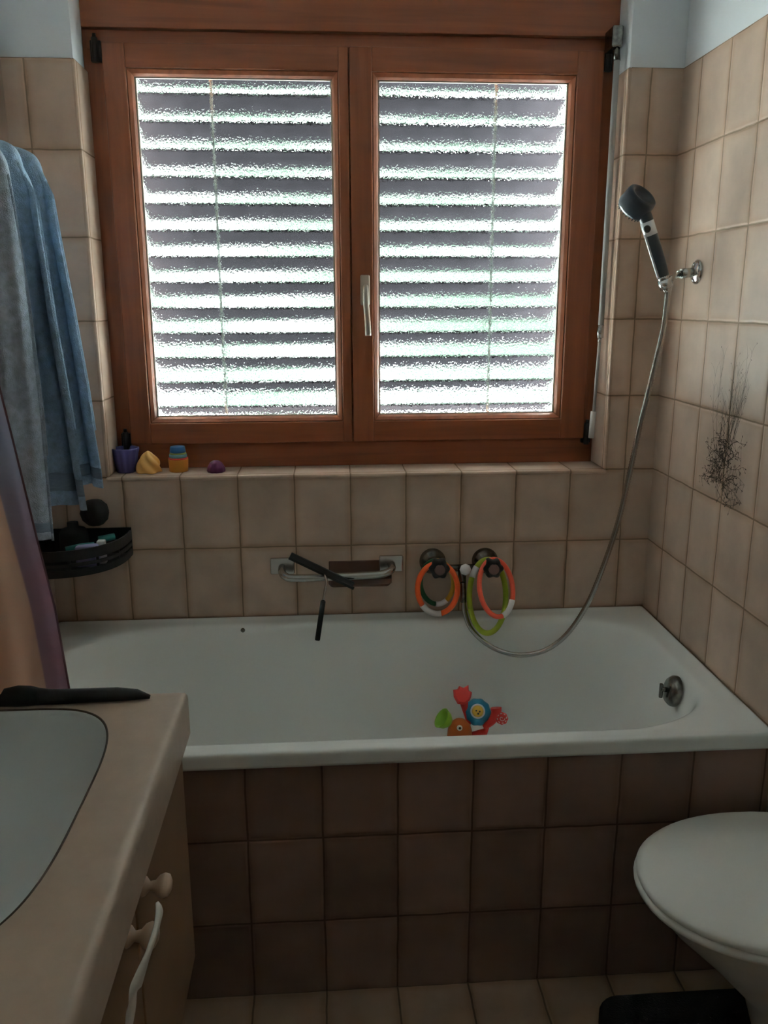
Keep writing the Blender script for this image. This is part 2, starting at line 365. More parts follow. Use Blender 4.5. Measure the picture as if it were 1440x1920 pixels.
# ------------------------------------------------------------ window
WIN = bpy.data.objects.new('window_1', None); C.objects.link(WIN); WIN.location = (-.8, .12, Z0); struct(WIN)
bm = bmesh.new()      # fixed frame
add_box(bm, XL, -1.415, .118, .169, Z0, 2.06, bev=.002); add_box(bm, -.175, XR, .118, .169, Z0, 2.06, bev=.002); add_box(bm, -.842, -.797, .146, .168, Z0+.05, 2.03, bev=.002)
obj('frame_upright', bm, 'wood_v', WIN)
bm = bmesh.new(); add_box(bm, XL+.009, XR-.009, .117, .169, Z0, 1.05, bev=.002); add_box(bm, XL+.009, XR-.009, .116, .169, 2.010, 2.0565, bev=.002)
obj('frame_rail', bm, 'wood_h', WIN)
bm = bmesh.new(); add_box(bm, XL+.002, XR-.002, .098, .169, 2.055, 2.345, bev=.002); obj('lintel_board', bm, 'wood_h', WIN)
def sash(x0, x1, gx0, gx1):
    z0, z1, gz0, gz1 = 1.031, 2.024, 1.087, 1.968
    bm = bmesh.new(); add_box(bm, x0, gx0, .100, .145, z0, z1, bev=.003); add_box(bm, gx1, x1, .100, .145, z0, z1, bev=.003)
    s = obj('sash_stile', bm, 'wood_v', WIN)
    bm = bmesh.new(); add_box(bm, gx0-.0005, gx1+.0005, .1006, .145, z0, gz0, bev=.002); add_box(bm, gx0-.0005, gx1+.0005, .1006, .145, gz1, z1, bev=.002)
    obj('sash_rail', bm, 'wood_h', WIN)
    # glazing bead with mitred chamfer
    bm = bmesh.new()
    def ring(i, y): return [bm.verts.new(p) for p in ((gx0+i, y, gz0+i), (gx1-i, y, gz0+i), (gx1-i, y, gz1-i), (gx0+i, y, gz1-i))]
    rs = [ring(.0005, .140), ring(.0005, .106), ring(.003, .1045), ring(.011, .111), ring(.0155, .119), ring(.0155, .140)]
    for A, B in zip(rs, rs[1:]):
        for k in range(4): bm.faces.new((A[k], A[(k+1) % 4], B[(k+1) % 4], B[k]))
    obj('glazing_bead', bm, 'wood_v', WIN)
    bm = bmesh.new()
    i = .0155
    for a in ((gx0+i, gx0+i+.004, gz0+i, gz1-i), (gx1-i-.004, gx1-i, gz0+i, gz1-i), (gx0+i, gx1-i, gz0+i, gz0+i+.003), (gx0+i, gx1-i, gz1-i-.003, gz1-i)):
        add_box(bm, a[0], a[1], .124, .130, a[2], a[3])
    obj('glass_seal', bm, 'alu', WIN)
    bm = bmesh.new(); add_box(bm, gx0+.012, gx1-.012, .130, .134, gz0+.012, gz1-.012)
    obj('pane', bm, 'glass', WIN)
sash(-1.424, -.8205, -1.369, -.846)
sash(-.8185, -.168, -.761, -.2365)
# astragal strip and handle
h = bpy.data.objects.new('window_handle', None); C.objects.link(h); h.parent = WIN; h.location = (0, 0, 0)
def under(name, bm, mat, parent):   # child of a child empty
    return obj(name, bm, mat, parent)
bm = bmesh.new(); add_box(bm, -.7955, -.7705, .090, .101, 1.398, 1.476, bev=.004, seg=3); under('handle_plate', bm, 'steel', h)
bm = bmesh.new()
add_tube(bm, [(-.783, .101, 1.440), (-.783, .075, 1.440)], .008, 16)
pts = crom([(-.783, .078, 1.445), (-.783, .066, 1.435), (-.782, .062, 1.40), (-.779, .062, 1.36), (-.777, .062, 1.320)], 6)
add_tube(bm, pts, [.0075]*6+[.0078]*(len(pts)-6), 16)
under('handle_lever', bm, 'steel', h)
def hinge(x, z, hh=.055):
    bm = bmesh.new(); add_tube(bm, [(x, .100, z-hh/2), (x, .100, z+hh/2)], .0075, 14)
    add_box(bm, x-.013, x+.013, .104, .117, z-hh*.45, z+hh*.42, bev=.002); add_tube(bm, [(x, .100, z+hh/2), (x, .100, z+hh/2+.009)], .0045, 10)
    obj('hinge', bm, 'blackmetal', WIN)
hinge(-1.4385, 2.005); hinge(-1.437, 1.040, .05); hinge(-.158, 2.003); hinge(-.160, 1.045, .06)

# exterior venetian blind
BL = thing('venetian_blind', 'grey slatted outdoor venetian blind hanging behind the patterned window glass', 'blind', (-.80, .225, 1.08))
bm = bmesh.new(); TH = math.radians(22); W2 = .043
for i in range(-1, 13):
    zc = 1.913 - .0673*i; prof = []
    for k in range(9):
        s = -1 + k/4; yy = s*W2; zz = -.0035*(1-s*s)*-1
        prof.append((yy, zz))
    loop = [(y, z+.0012) for y, z in prof] + [(y, z-.0012) for y, z in reversed(prof)]
    # beaded edges
    A = []
    for xx in (-1.368, -.238):
        A.append([bm.verts.new((xx, .225 + y*math.cos(TH) + z*math.sin(TH), zc - y*math.sin(TH) + z*math.cos(TH))) for y, z in loop])
    n = len(loop)
    for k in range(n):
        f = bm.faces.new((A[0][k], A[0][(k+1) % n], A[1][(k+1) % n], A[1][k])); f.smooth = True
    bm.faces.new(A[0]); bm.faces.new(A[1])
    for s in (-1, 1):
        y = s*W2; add_tube(bm, [(-1.368, .225+y*math.cos(TH), zc-y*math.sin(TH)), (-.238, .225+y*math.cos(TH), zc-y*math.sin(TH))], .0028, 8)
obj('slats', bm, 'slat', BL)
for x in (-1.172, -.430):
    bm = bmesh.new()
    for y in (.178, .272): add_box(bm, x-.003, x+.003, y-.0008, y+.0008, 1.06, 2.05)
    obj('ladder_tape', bm, 'cord', BL)
bm = bmesh.new(); add_box(bm, -1.368, -.238, .19, .26, 2.06, 2.12, bev=.004); obj('head_rail', bm, 'slat', BL)

# crank rod for the blind
CR = thing('blind_crank', 'thin grey crank rod hanging down the right side of the window frame', 'crank', (-.156, .05, 2.04))
bm = bmesh.new(); add_box(bm, -.172, -.144, .035, .099, 2.015, 2.065, bev=.005, seg=3); add_tube(bm, [(-.158, .045, 2.02), (-.156, .040, 1.985)], .0085, 14)
obj('gear_housing', bm, 'dark_chrome', CR)
tube('upper_rod', [(-.156, .040, 1.99), (-.157, .040, 1.34)], .0075, 'greyplastic', CR)
bm = bmesh.new(); add_tube(bm, [(-.157, .040, 1.345), (-.1575, .040, 1.312)], .0088, 14); add_tube(bm, [(-.1575, .040, 1.312), (-.158, .040, 1.30)], .005, 10)
obj('joint', bm, 'chrome', CR)
tube('lower_rod', [(-.158, .040, 1.305), (-.163, .040, 1.11)], .0042, 'greyplastic', CR)
tube('crank_handle', [(-.1635, .040, 1.115), (-.166, .040, 1.042)], .0078, 'white', CR)

# ------------------------------------------------------------ bathtub with tiled apron
def rrect(x0, x1, y0, y1, r, n=10, rx=None):
    rx = rx or r
    out = []
    for cx, cy, a in ((x1-rx, y1-r, 0), (x0+rx, y1-r, 90), (x0+rx, y0+r, 180), (x1-rx, y0+r, 270)):
        for k in range(n+1):
            t = math.radians(a+90*k/n); out.append((cx+rx*math.cos(t), cy+r*math.sin(t)))
    return out
ZR = .566
TUB = thing('bathtub', 'white enamel built-in bathtub under the window behind the tiled apron', 'bathtub', (-.81, -.37, .02))
bm = bmesh.new(); X0, X1, Y0, Y1 = XW+.002, -.001, -.742, -.001
loops = [
    (rrect(X0, X1, Y0, Y1, .006), ZR-.032), (rrect(X0, X1, Y0, Y1, .006), ZR-.008), (rrect(X0+.003, X1-.003, Y0+.003, Y1-.003, .006), ZR-.002),
    (rrect(X0+.012, X1-.012, Y0+.010, Y1-.010, .01), ZR), (rrect(X0+.045, X1-.035, Y0+.026, Y1-.030, .03), ZR-.003),
    (rrect(X0+.06, X1-.055, Y0+.042, Y1-.060, .17, rx=.24), ZR-.001), (rrect(X0+.07, X1-.063, Y0+.050, Y1-.070, .19, rx=.27), ZR-.006),
    (rrect(X0+.08, X1-.072, Y0+.058, Y1-.080, .19, rx=.27), ZR-.022), (rrect(X0+.10, X1-.082, Y0+.068, Y1-.090, .19, rx=.25), ZR-.07),
    (rrect(X0+.16, X1-.11, Y0+.088, Y1-.105, .18, rx=.22), ZR-.20), (rrect(X0+.23, X1-.145, Y0+.105, Y1-.125, .17, rx=.20), ZR-.32),
    (rrect(X0+.28, X1-.18, Y0+.13, Y1-.15, .15, rx=.18), ZR-.378), (rrect(X0+.34, X1-.24, Y0+.19, Y1-.21, .12, rx=.14), ZR-.40),
    (rrect(X0+.5, X1-.4, Y0+.30, Y1-.32, .03), ZR-.405)]
R_ = [[bm.verts.new((x, y, z)) for x, y in L_] for L_, z in loops]
for A, B in zip(R_, R_[1:]):
    n = len(A)
    for k in range(n): bm.faces.new((A[k], A[(k+1) % n], B[(k+1) % n], B[k])).smooth = True
bm.faces.new(R_[-1])
t = obj('tub_shell', bm, 'enamel', TUB); sm = t.modifiers.new('sub', 'SUBSURF'); sm.levels = 1; sm.render_levels = 2
so = t.modifiers.new('solid', 'SOLIDIFY'); so.thickness = .004; so.offset = -1
# overflow on the right end
ov = bpy.data.objects.new('overflow_cover', None)
p = V((-.088, -.440, .515)); d = V((-1, 0, .22)).normalized()
lathe('overflow_cover', [(0, .018), (.018, .017), (.030, .012), (.036, .004), (.037, -.004)], 'dark_chrome', TUB, 32, axis(p, d))
bm = bmesh.new(); add_tube(bm, [p+d*.014, p+d*.032], .006, 12); add_box(bm, p.x-.034, p.x-.026, p.y-.004, p.y+.004, p.z-.016, p.z+.020, bev=.002); obj('overflow_knob', bm, 'dark_chrome', TUB)
# small suction hook on the back inside slope
q = at(455, 1181, 1, -.082)
lathe('grip_plug', [(0, .006), (.004, .005), (.006, .0), (.006, -.004)], 'dark_chrome', TUB, 16, axis((q.x, -.079, ZR-.012), (0, -1, .5)))
# drain
lathe('drain', [(0, .004), (.018, .004), (.024, .002), (.026, -.003)], 'dark_chrome', TUB, 24, Matrix.Translation((-.42, -.37, ZR-.404)))
# enamel rim lip over the apron is part of the shell; apron wall below
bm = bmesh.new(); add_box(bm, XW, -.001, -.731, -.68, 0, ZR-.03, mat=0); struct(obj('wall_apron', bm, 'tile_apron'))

# ------------------------------------------------------------ wall print (printed grasses on the tiles)
bm = bmesh.new()
def stroke(y0, z0, y1, z1, w, bend=.0):
    n = 6; P = []
    for k in range(n+1):
        t = k/n; y = y0+(y1-y0)*t; z = z0+(z1-z0)*t; dy, dz = y1-y0, z1-z0
        y += -dz*bend*4*t*(1-t); z += dy*bend*4*t*(1-t); P.append((y, z))
    for k in range(n):
        (a, b), (c, d) = P[k], P[k+1]; L_ = math.hypot(c-a, d-b) or 1; nx, ny = -(d-b)/L_, (c-a)/L_
        w0 = w*(1-.6*k/n); w1 = w*(1-.6*(k+1)/n)
        bm.faces.new([bm.verts.new((-.0006, yy, zz)) for yy, zz in ((a+nx*w0, b+ny*w0), (a-nx*w0, b-ny*w0), (c-nx*w1, d-ny*w1), (c+nx*w1, d+ny*w1))])
    return P
def blob(y, z, r, a):
    vs = []
    for k in range(7):
        t = 2*PI*k/7; u_, v_ = r*math.cos(t), r*.45*math.sin(t); vs.append(bm.verts.new((-.0008, y+u_*math.cos(a)-v_*math.sin(a), z+u_*math.sin(a)+v_*math.cos(a))))
    bm.faces.new(vs)
rng = random.Random(3)
for s in range(15):                               # tall fine grasses
    y0 = -.395+rng.uniform(-.03, .03); z0 = rng.uniform(1.02, 1.12); y1 = y0+rng.uniform(-.10, .09); z1 = rng.uniform(1.13, 1.305)
    P = stroke(y0, z0, y1, z1, .0008, rng.uniform(-.08, .08))
    for k in range(2, 7):
        for sd in (-1, 1):
            if rng.random() < .8:
                yy, zz = P[k]; a = rng.uniform(.2, .8); l = rng.uniform(.015, .05)
                e_ = (yy+sd*l*math.sin(a), zz+l*math.cos(a)); stroke(yy, zz, e_[0], e_[1], .0004, .1*sd)
                if rng.random() < .35: blob(e_[0], e_[1], .0022, rng.uniform(0, PI))
for s in range(34):                               # dense leafy sprigs below
    y0 = -.390+rng.uniform(-.03, .03); z0 = rng.uniform(.985, 1.10); a = rng.uniform(-1.9, 1.9); l = rng.uniform(.04, .125)
    P = stroke(y0, z0, y0+l*math.sin(a), z0+l*math.cos(a)*.5-.012, .0009, rng.uniform(-.25, .25))
    for k in range(1, 7):
        for q_ in range(2):
            yy, zz = P[k]; b_ = rng.uniform(0, 2*PI); l2 = rng.uniform(.004, .024)
            stroke(yy, zz, yy+l2*math.cos(b_), zz+l2*math.sin(b_), .0006); blob(yy+l2*math.cos(b_), zz+l2*math.sin(b_), rng.uniform(.0015, .0042), b_)
for s in range(5): stroke(-.385+rng.uniform(-.01, .01), 1.0, -.385+rng.uniform(-.01, .01), .955+rng.uniform(-.0, .02), .0006, .05)
o = obj('grass_motif', bm, 'brownink', WR, recalc=False)

# ------------------------------------------------------------ grab bar, soap dish, squeegee
GB = thing('grab_bar', 'chrome grab bar with two square wall plates above the tub', 'grab bar', (-.87, 0, .70))
for x in (-1.019, -.722):
    bm = bmesh.new(); add_box(bm, x-.033, x+.033, -.014, -.0005, .686, .732, bev=.004, seg=3); obj('wall_plate', bm, 'dullchrome', GB)
pts = crom([(-1.019, -.008, .707), (-1.019, -.035, .700), (-1.010, -.052, .694), (-.985, -.058, .690), (-.87, -.058, .691), (-.765, -.058, .694), (-.735, -.052, .698), (-.722, -.035, .703), (-.722, -.008, .708)], 8)
tube('bar', pts, .0105, 'dullchrome', GB, 16)
SD = thing('soap_dish', 'dark brown see-through soap dish fixed behind the grab bar', 'soap dish', (-.80, -.02, .655))
bm = bmesh.new()
A = [[bm.verts.new((x, y, z)) for x, y in rrect(-.895+i, -.722-i, -.042+j, -.003, .012)] for i, j, z in ((.006, .004, .654), (0, 0, .662), (0, 0, .676), (.004, .004, .676), (.006, .006, .664))]
for a, b in zip(A, A[1:]):
    for k in range(len(a)): bm.faces.new((a[k], a[(k+1) % len(a)], b[(k+1) % len(a)], b[k]))
bm.faces.new(A[0]); bm.faces.new(A[-1])
obj('tray', bm, 'brown_clear', SD)
bm = bmesh.new(); add_box(bm, -.893, -.720, -.006, -.0008, .655, .718, bev=.002); obj('back_plate', bm, 'brown_clear', SD)
SQ = thing('squeegee', 'black shower squeegee with chrome neck hooked over the grab bar', 'squeegee', (-.90, -.075, .69))
a = at(545, 1040, 1, -.075); b = at(663, 1096, 1, -.075); d = (b-a).normalized(); nrm = V((0, 1, 0)).cross(d)
bm = bmesh.new()
for off, th, mt in ((0, .006, 0),):
    c8 = []
    for p in (a, b):
        for dy in (-.005, .005):
            for dz in (-.0065, .0065): c8.append(bm.verts.new(p+V((0, dy, 0))+nrm*dz))
    for f in ((0, 1, 3, 2), (4, 6, 7, 5), (0, 4, 5, 1), (2, 3, 7, 6), (0, 2, 6, 4), (1, 5, 7, 3)): bm.faces.new([c8[i] for i in f])
obj('blade_holder', bm, 'black', SQ, bevel=.0015)
bm = bmesh.new(); sg = 1 if nrm.z < 0 else -1; c8 = []
for p in (a, b+d*.006):
    for dy in (-.001, .001):
        for dz in (.006, .014): c8.append(bm.verts.new(p+V((0, dy, 0))+nrm*sg*dz))
for f in ((0, 1, 3, 2), (4, 6, 7, 5), (0, 4, 5, 1), (2, 3, 7, 6), (0, 2, 6, 4), (1, 5, 7, 3)): bm.faces.new([c8[i] for i in f])
obj('rubber_blade', bm, 'rubber', SQ)
m_ = (a+b)/2
n0 = at(612, 1088, 1, -.078); n1 = at(606, 1126, 1, -.095); n2 = at(595, 1201, 1, -.125)
tube('neck', crom([V((m_.x, -.068, m_.z)), n0, (n0+n1)/2, n1], 5), .0034, 'chrome', SQ)
tube('grip', [n1, n1*.97+n2*.03, (n1+n2)/2, n2*.98+n1*.02, n2], [.0055, .0068, .0068, .0068, .0055], 'rubber', SQ, 14)

# ------------------------------------------------------------ two-handle mixer
MX = thing('bath_mixer', 'old chrome two-handled bath mixer tap on the wall above the tub', 'tap', (-.53, 0, .70))
def hexknob(x, z):
    bm = bmesh.new()
    add_lathe(bm, [(.036, .001), (.0365, .006), (.031, .016), (.022, .026), (.017, .034), (.013, .050), (0, .050)], 36, Matrix.Translation((x, 0, z)) @ Matrix.Rotation(PI/2, 4, 'X'))
    obj('rosette', bm, 'dark_chrome', MX)
    bm = bmesh.new(); xk, zk = x+.010, z-.001
    fl = lambda a_, i: 1+.10*math.cos(6*a_)
    add_lathe(bm, [(.012, .046), (.024, .050), (.0265, .058), (.0255, .078), (.021, .084), (.0155, .085), (.0145, .082), (0, .082)], 48, Matrix.Translation((xk, 0, zk)) @ Matrix.Rotation(PI/2, 4, 'X'), fl)
    k_ = obj('tap_handle', bm, 'black', MX)
    bm = bmesh.new(); add_lathe(bm, [(.0145, .081), (.0145, .0855), (.011, .087), (0, .0875)], 24, Matrix.Translation((xk, 0, zk)) @ Matrix.Rotation(PI/2, 4, 'X'))
    obj('handle_cap', bm, M.setdefault('capbrown', principled('brown_cap', (.17, .09, .075), .4)), MX)
hexknob(-.607, .712); hexknob(-.461, .710)
bm = bmesh.new()
add_tube(bm, crom([(-.607, -.022, .700), (-.57, -.024, .697), (-.53, -.026, .697), (-.49, -.024, .697), (-.461, -.022, .700)], 5), .010, 16)
add_tube(bm, [(-.529, -.030, .705), (-.529, -.045, .64)], .011, 16); add_tube(bm, crom([(-.529, -.048, .66), (-.529, -.060, .640), (-.529, -.066, .612)], 5), .0085, 14)
obj('mixer_body', bm, 'dark_chrome', MX)
lathe('diverter_knob', [(0, .030), (.009, .029), (.0145, .023), (.016, .016), (.013, .006), (.008, 0), (.008, -.02)], 'bright', MX, 8, axis((-.527, -.060, .706), (0, -1, .15)))
# hose, hand shower, wall bracket
BR = thing('shower_bracket', 'chrome shower head holder screwed to the right tiled wall', 'bracket', (0, -.177, 1.474))
lathe('wall_flange', [(0, .012), (.012, .012), (.024, .007), (.029, .002), (.029, -.0)], 'chrome', BR, 28, axis((-.001, -.177, 1.474), (-1, 0, 0)))
bm = bmesh.new(); add_tube(bm, [(-.010, -.177, 1.474), (-.042, -.180, 1.470)], .0115, 16); add_tube(bm, [(-.042, -.180, 1.470), (-.050, -.181, 1.469)], .008, 12)
add_tube(bm, [(-.046, -.181, 1.469), (-.088, -.212, 1.452)], .0072, 12)
obj('arm', bm, 'dullchrome', BR)
for dz in (-.018, .018):
    lathe('screw', [(0, .0115), (.005, .0105), (.006, .006)], 'chrome', BR, 12, axis((-.001, -.177, 1.474+dz), (-1, 0, 0)))
hb = at(1249, 536, 1, -.212); ht = at(1208, 400, 1, -.212); ax_ = (ht-hb).normalized()
clip = V(hb)
bm = bmesh.new()
side = ax_.cross(V((0, 1, 0))).normalized()
add_lathe(bm, [(.0145, -.006), (.0155, -.006), (.0165, .016), (.0145, .016), (.0145, -.006)], 28, axis(clip, ax_))
obj('clip', bm, 'chrome', BR)
HS = thing('hand_shower', 'slate black hand shower with chrome trim resting in its wall bracket', 'shower head', tuple(hb))
L_ = (ht-hb).length
lathe('cone_nut', [(.0, -.016), (.0085, -.016), (.0095, -.010), (.0115, .0), (.0135, .018), (.0135, .024), (0, .024)], 'chrome', HS, 24, axis(hb, ax_))
bm = bmesh.new(); add_tube(bm, [hb+ax_*(.022+(L_*.60)*k/5) for k in range(6)], [.0135, .0145, .015, .0152, .0152, .0152], 20); obj('handle', bm, 'slate', HS)
bm = bmesh.new(); add_tube(bm, [hb+ax_*(.018+L_*.60), hb+ax_*(.026+L_*.60+.024)], .0158, 24); obj('control_collar', bm, 'bright', HS)
vd = (CAM-hb).normalized(); rt = (vd-ax_*vd.dot(ax_)).normalized()
pb = hb+ax_*(.035+L_*.60)+rt*.012+ax_.cross(rt)*-.004
lathe('flow_button', [(0, .010), (.006, .009), (.0085, .005), (.0085, 0)], 'black', HS, 20, axis(pb, rt))
bm = bmesh.new(); s0 = ax_.cross(rt); SG = 1 if s0.x > 0 else -1
add_tube(bm, [hb+ax_*(.024+L_*k*.06)+rt*.010-s0*SG*.0115 for k in range(0, 11)], .0030, 8); obj('chrome_stripe', bm, 'bright', HS)
# head: drum whose spray face points down-left, cap faces up-right towards the room
hc = at(1196, 378, 1, -.205); face = V((.40, -.62, .68)).normalized()
add = bmesh.new(); nk = hb+ax_*(L_*.60+.045)
add_tube(add, crom([nk, nk+ax_*.02, hc-ax_*.012], 5), [.0152]*6+[.0165]*4+[.018], 20); obj('neck', add, 'slate', HS)
lathe('shower_drum', [(0, .010), (.014, .010), (.017, .0135), (.0225, .014), (.024, .019), (.0325, .0205), (.036, .018), (.0375, .010), (.038, -.012), (.0375, -.020), (.034, -.026), (0, -.027)], 'slate', HS, 40, axis(hc, face))
bm = bmesh.new(); mm = axis(hc, face)
for ring_, cnt in ((.031, 22), (.023, 16), (.015, 10), (.007, 5)):
    for k in range(cnt):
        t_ = 2*PI*k/cnt; add_lathe(bm, [(.0014, -.026), (.0012, -.0315), (0, -.032)], 6, mm @ Matrix.Translation((ring_*math.cos(t_), ring_*math.sin(t_), 0)))
obj('spray_nozzles', bm, 'black', HS)
# hose (spiral-wound metal)
hp = [V((-.529, -.066, .620)), at(872, 1150, 1, -.075), at(884, 1180, 1, -.09), at(912, 1207, 1, -.11), at(945, 1223, 1, -.13), at(980, 1228, 1, -.15), at(1022, 1219, 1, -.165), at(1062, 1190, 1, -.18), at(1100, 1135, 1, -.19), at(1132, 1060, 1, -.20),
      at(1160, 975, 1, -.207), at(1180, 890, 1, -.21), at(1200, 800, 1, -.212), at(1222, 710, 1, -.213), at(1243, 620, 1, -.213), at(1250, 570, 1, -.212), hb-ax_*.014]
cl = crom(hp, 34); bm = bmesh.new(); rings = []
add_tube(bm, cl, lambda i: .0072 if i % 2 else .0061, 12)
tag(obj('shower_hose', bm, 'dullchrome'), 'silver ribbed metal shower hose looping from the mixer up to the hand shower', 'hose')

# ------------------------------------------------------------ swim rings hung on the taps
def dive_ring(name, label, c, rx, rz, tilt, parts, r=.0075, lean=0):
    """flexible dive ring hanging in a near vertical plane; parts: (from_deg, to_deg, material) clockwise from top"""
    root = thing(name, label, 'toy ring', c, 'soft rings hung on the bath taps')
    for a0, a1, mat in parts:
        n = max(4, int((a1-a0)/7)); pts = []
        for k in range(n+1):
            t_ = math.radians(a0+(a1-a0)*k/n); x = rx*math.sin(t_); z = rz*math.cos(t_)
            xr = x*math.cos(tilt)-z*math.sin(tilt); zr = x*math.sin(tilt)+z*math.cos(tilt)
            pts.append(V((c[0]+xr, c[1]-lean*(zr-rz)/rz*.5, c[2]+zr)))
        rad = r*1.12 if mat == 'white' else r
        tube('grip_sleeve' if mat == 'white' else 'ring_tube', pts, rad, mat, root, 14)
    return root
dive_ring('dive_ring', 'orange toy ring with white sleeve, hanging foremost on the left tap', (-.600, -.060, .652), .0545, .070, .03, [(-2, 172, 'orange'), (172, 232, 'white'), (232, 358, 'orange')], lean=-.01)
dive_ring('dive_ring', 'green and yellow toy ring behind the orange one on the left tap', (-.600, -.044, .665), .045, .061, .08, [(0, 150, 'yellow'), (150, 190, 'white'), (190, 360, 'dgreen')], r=.0065, lean=-.01)
dive_ring('dive_ring', 'coral red toy ring with white sleeve on the right tap', (-.446, -.060, .661), .045, .069, .06, [(-2, 118, 'coral'), (118, 168, 'white'), (168, 358, 'coral')], r=.0068, lean=-.07)
dive_ring('dive_ring', 'lime green toy ring hanging lowest, looped on the right tap', (-.464, -.040, .630), .050  , .094, -.05, [(0, 250, 'lime'), (250, 300, 'lime'), (300, 322, 'white'), (322, 360, 'lime')], r=.0075, lean=-.066)

# ------------------------------------------------------------ bath toy in the tub
TY = thing('bath_toy', 'colourful plastic bath toy with scoop, wheel and red star lying inside the tub', 'toy', (-.52, -.27, .165))
def P(px, py, y): return at(px, py, 1, y)
c = P(862, 1372, -.26)
lathe('body', [(0, .034), (.014, .032), (.026, .022), (.031, .006), (.033, -.02), (.045, -.06), (.048, -.14), (.0, -.15)], 'torange', TY, 32, Matrix.Translation(c))
e = P(862, 1365, -.292)
lathe('eye', [(0, .004), (.005, .003), (.0072, 0), (.007, -.004)], 'white', TY, 20, axis(e, (0, -1, .35))); lathe('pupil', [(0, .0055), (.003, .005), (.0035, .002)], 'black', TY, 14, axis(e, (0, -1, .35)))
# blue wheel with medallion
wc = P(895, 1335, -.245); wd = (CAM-wc).normalized()+V((.05, 0, .1)); wd.normalize(); wm = axis(wc, wd)
lathe('wheel', [(0, .020), (.020, .020), (.0225, .018), (.030, .012), (.0345, 0), (.033, -.014), (.024, -.026), (0, -.030)], 'cyan', TY, 64, wm, lambda a_, i: 1+(.028*math.cos(10*a_) if 3 <= i <= 5 else 0))
md = lathe('medallion', [(0, .0225), (.0175, .0225), (.019, .0215), (.019, .019)], 'white', TY, 36, wm)
lathe('face_badge', [(0, .0250), (.010, .0248), (.0145, .0235), (.015, .0222)], 'yellow', TY, 36, wm)
bm = bmesh.new()
for u_, v_, r_ in ((-.004, .001, .0022), (.005, -.001, .0022), (.001, -.0065, .0026)):
    add_lathe(bm, [(0, .0262), (r_, .0258), (r_, .023)], 10, wm @ Matrix.Translation((u_, v_, 0)))
obj('face_marks', bm, 'black', TY)
# green scoop: half shell
gc = P(829, 1347, -.255); gm = axis(gc, V((-.72, -.12, .55)).normalized())
RT = Matrix.Rotation(-.65, 4, gm.inverted().to_3x3() @ (CAM-gc).normalized()); SC2 = Matrix.Scale(.92, 4)
bm = bmesh.new(); add_lathe(bm, [(0, -.030), (.014, -.026), (.024, -.014), (.028, 0), (.0295, .003), (.026, .003), (.0235, -.001), (.020, -.012), (.011, -.021), (0, -.024)], 28, gm @ SC2)
obj('scoop', bm, 'tgreen', TY)
# red star fish / crab claw shape
sc = P(867, 1305, -.235); sm_ = axis(sc, V((.0, -.75, .6)).normalized())
bm = bmesh.new(); out = []
N5 = [(0, 1.25), (.35, .8), (.8, 1.0), (1.15, .8), (1.5, 1.05), (2.2, .85), (3.1, .9), (3.9, .85), (4.7, .8), (5.2, .85), (5.6, 1.0), (5.95, .85)]
ang0 = 1.0
top = []; bot = []; mid = []
for a_, r_ in N5:
    x, y =   .0275*r_*math.cos(a_+ang0), .0275*r_*math.sin(a_+ang0)
    mid.append(bm.verts.new(sm_ @ V((x, y, 0)))); top.append(bm.verts.new(sm_ @ V((x*.8, y*.8, .008)))); bot.append(bm.verts.new(sm_ @ V((x*.8, y*.8, -.012))))
for k in range(12):
    k2 = (k+1) % 12; bm.faces.new((mid[k], mid[k2], top[k2], top[k])); bm.faces.new((bot[k], bot[k2], mid[k2], mid[k]))
bm.faces.new(top); bm.faces.new(bot)
sf = obj('star_cup', bm, 'red', TY, bevel=.001)
tube('star_stem', [sc+V((0, .004, -.005)), P(880, 1350, -.25), c], [.011, .010, .014], 'red', TY, 14)
# red arm and spiral flower
tube('arm', crom([P(908, 1362, -.26), P(922, 1352, -.265), P(930, 1338, -.262), P(930, 1327, -.258)], 5), lambda i: .0085+.0004*i, 'red', TY, 16)
tube('foot_link', [c+V((0, 0, -.02)), P(910, 1372, -.26), P(912, 1360, -.26)], .009, 'red', TY, 12)
fc_ = P(941, 1347, -.275); fm = axis(fc_, (CAM-fc_).normalized())
lathe('flower_disc', [(0, .004), (.012, .004), (.0155, .002), (.0155, -.006), (0, -.008)], 'red', TY, 32, fm, lambda a_, i: 1+.05*math.cos(8*a_))
bm = bmesh.new()
for k in range(8):
    a0 = 2*PI*k/8; pts = [fm @ V((.0118*math.cos(a0+j*.13), .0118*math.sin(a0+j*.13), .0042)) for j in range(4)]; add_tube(bm, pts, .0011, 6)
add_tube(bm, [fm @ V(((.001+.0009*j)*math.cos(j*.8), (.001+.0009*j)*math.sin(j*.8), .0042)) for j in range(9)], .0008, 6)
obj('flower_print', bm, 'white', TY)

# ------------------------------------------------------------ things on the sill
def cup_fl(a_, i): return 1+.035*math.cos(12*a_)
o = lathe('toy_bucket', [(.0, .0), (.023, .0), (.026, .003), (.0335, .050), (.0365, .062), (.0365, .066), (.034, .066), (.032, .055), (.023, .006), (0, .005)], 'purple', None, 72, Matrix.Translation((-1.4345, .072, Z0)), cup_fl)
tag(o, 'purple fluted toy cup, leftmost on the window sill', 'toy cup', 'bath toys on the sill')
def cone_fl(a_, i): return 1+.13*math.sin(5*a_+i*.75)
prof = [(0, 0)]+[(.030, .001)]+[(.029*(1-(k/12)**2.3)**.8+.002, .003+.055*k/12) for k in range(13)]+[(0, .059)]
o = lathe('toy_shell', prof, 'cream', None, 60, Matrix.Translation((-1.372, .060, Z0)), cone_fl)
tag(o, 'yellow swirled cone shaped toy between the purple cup and the stacked cups', 'toy', 'bath toys on the sill')
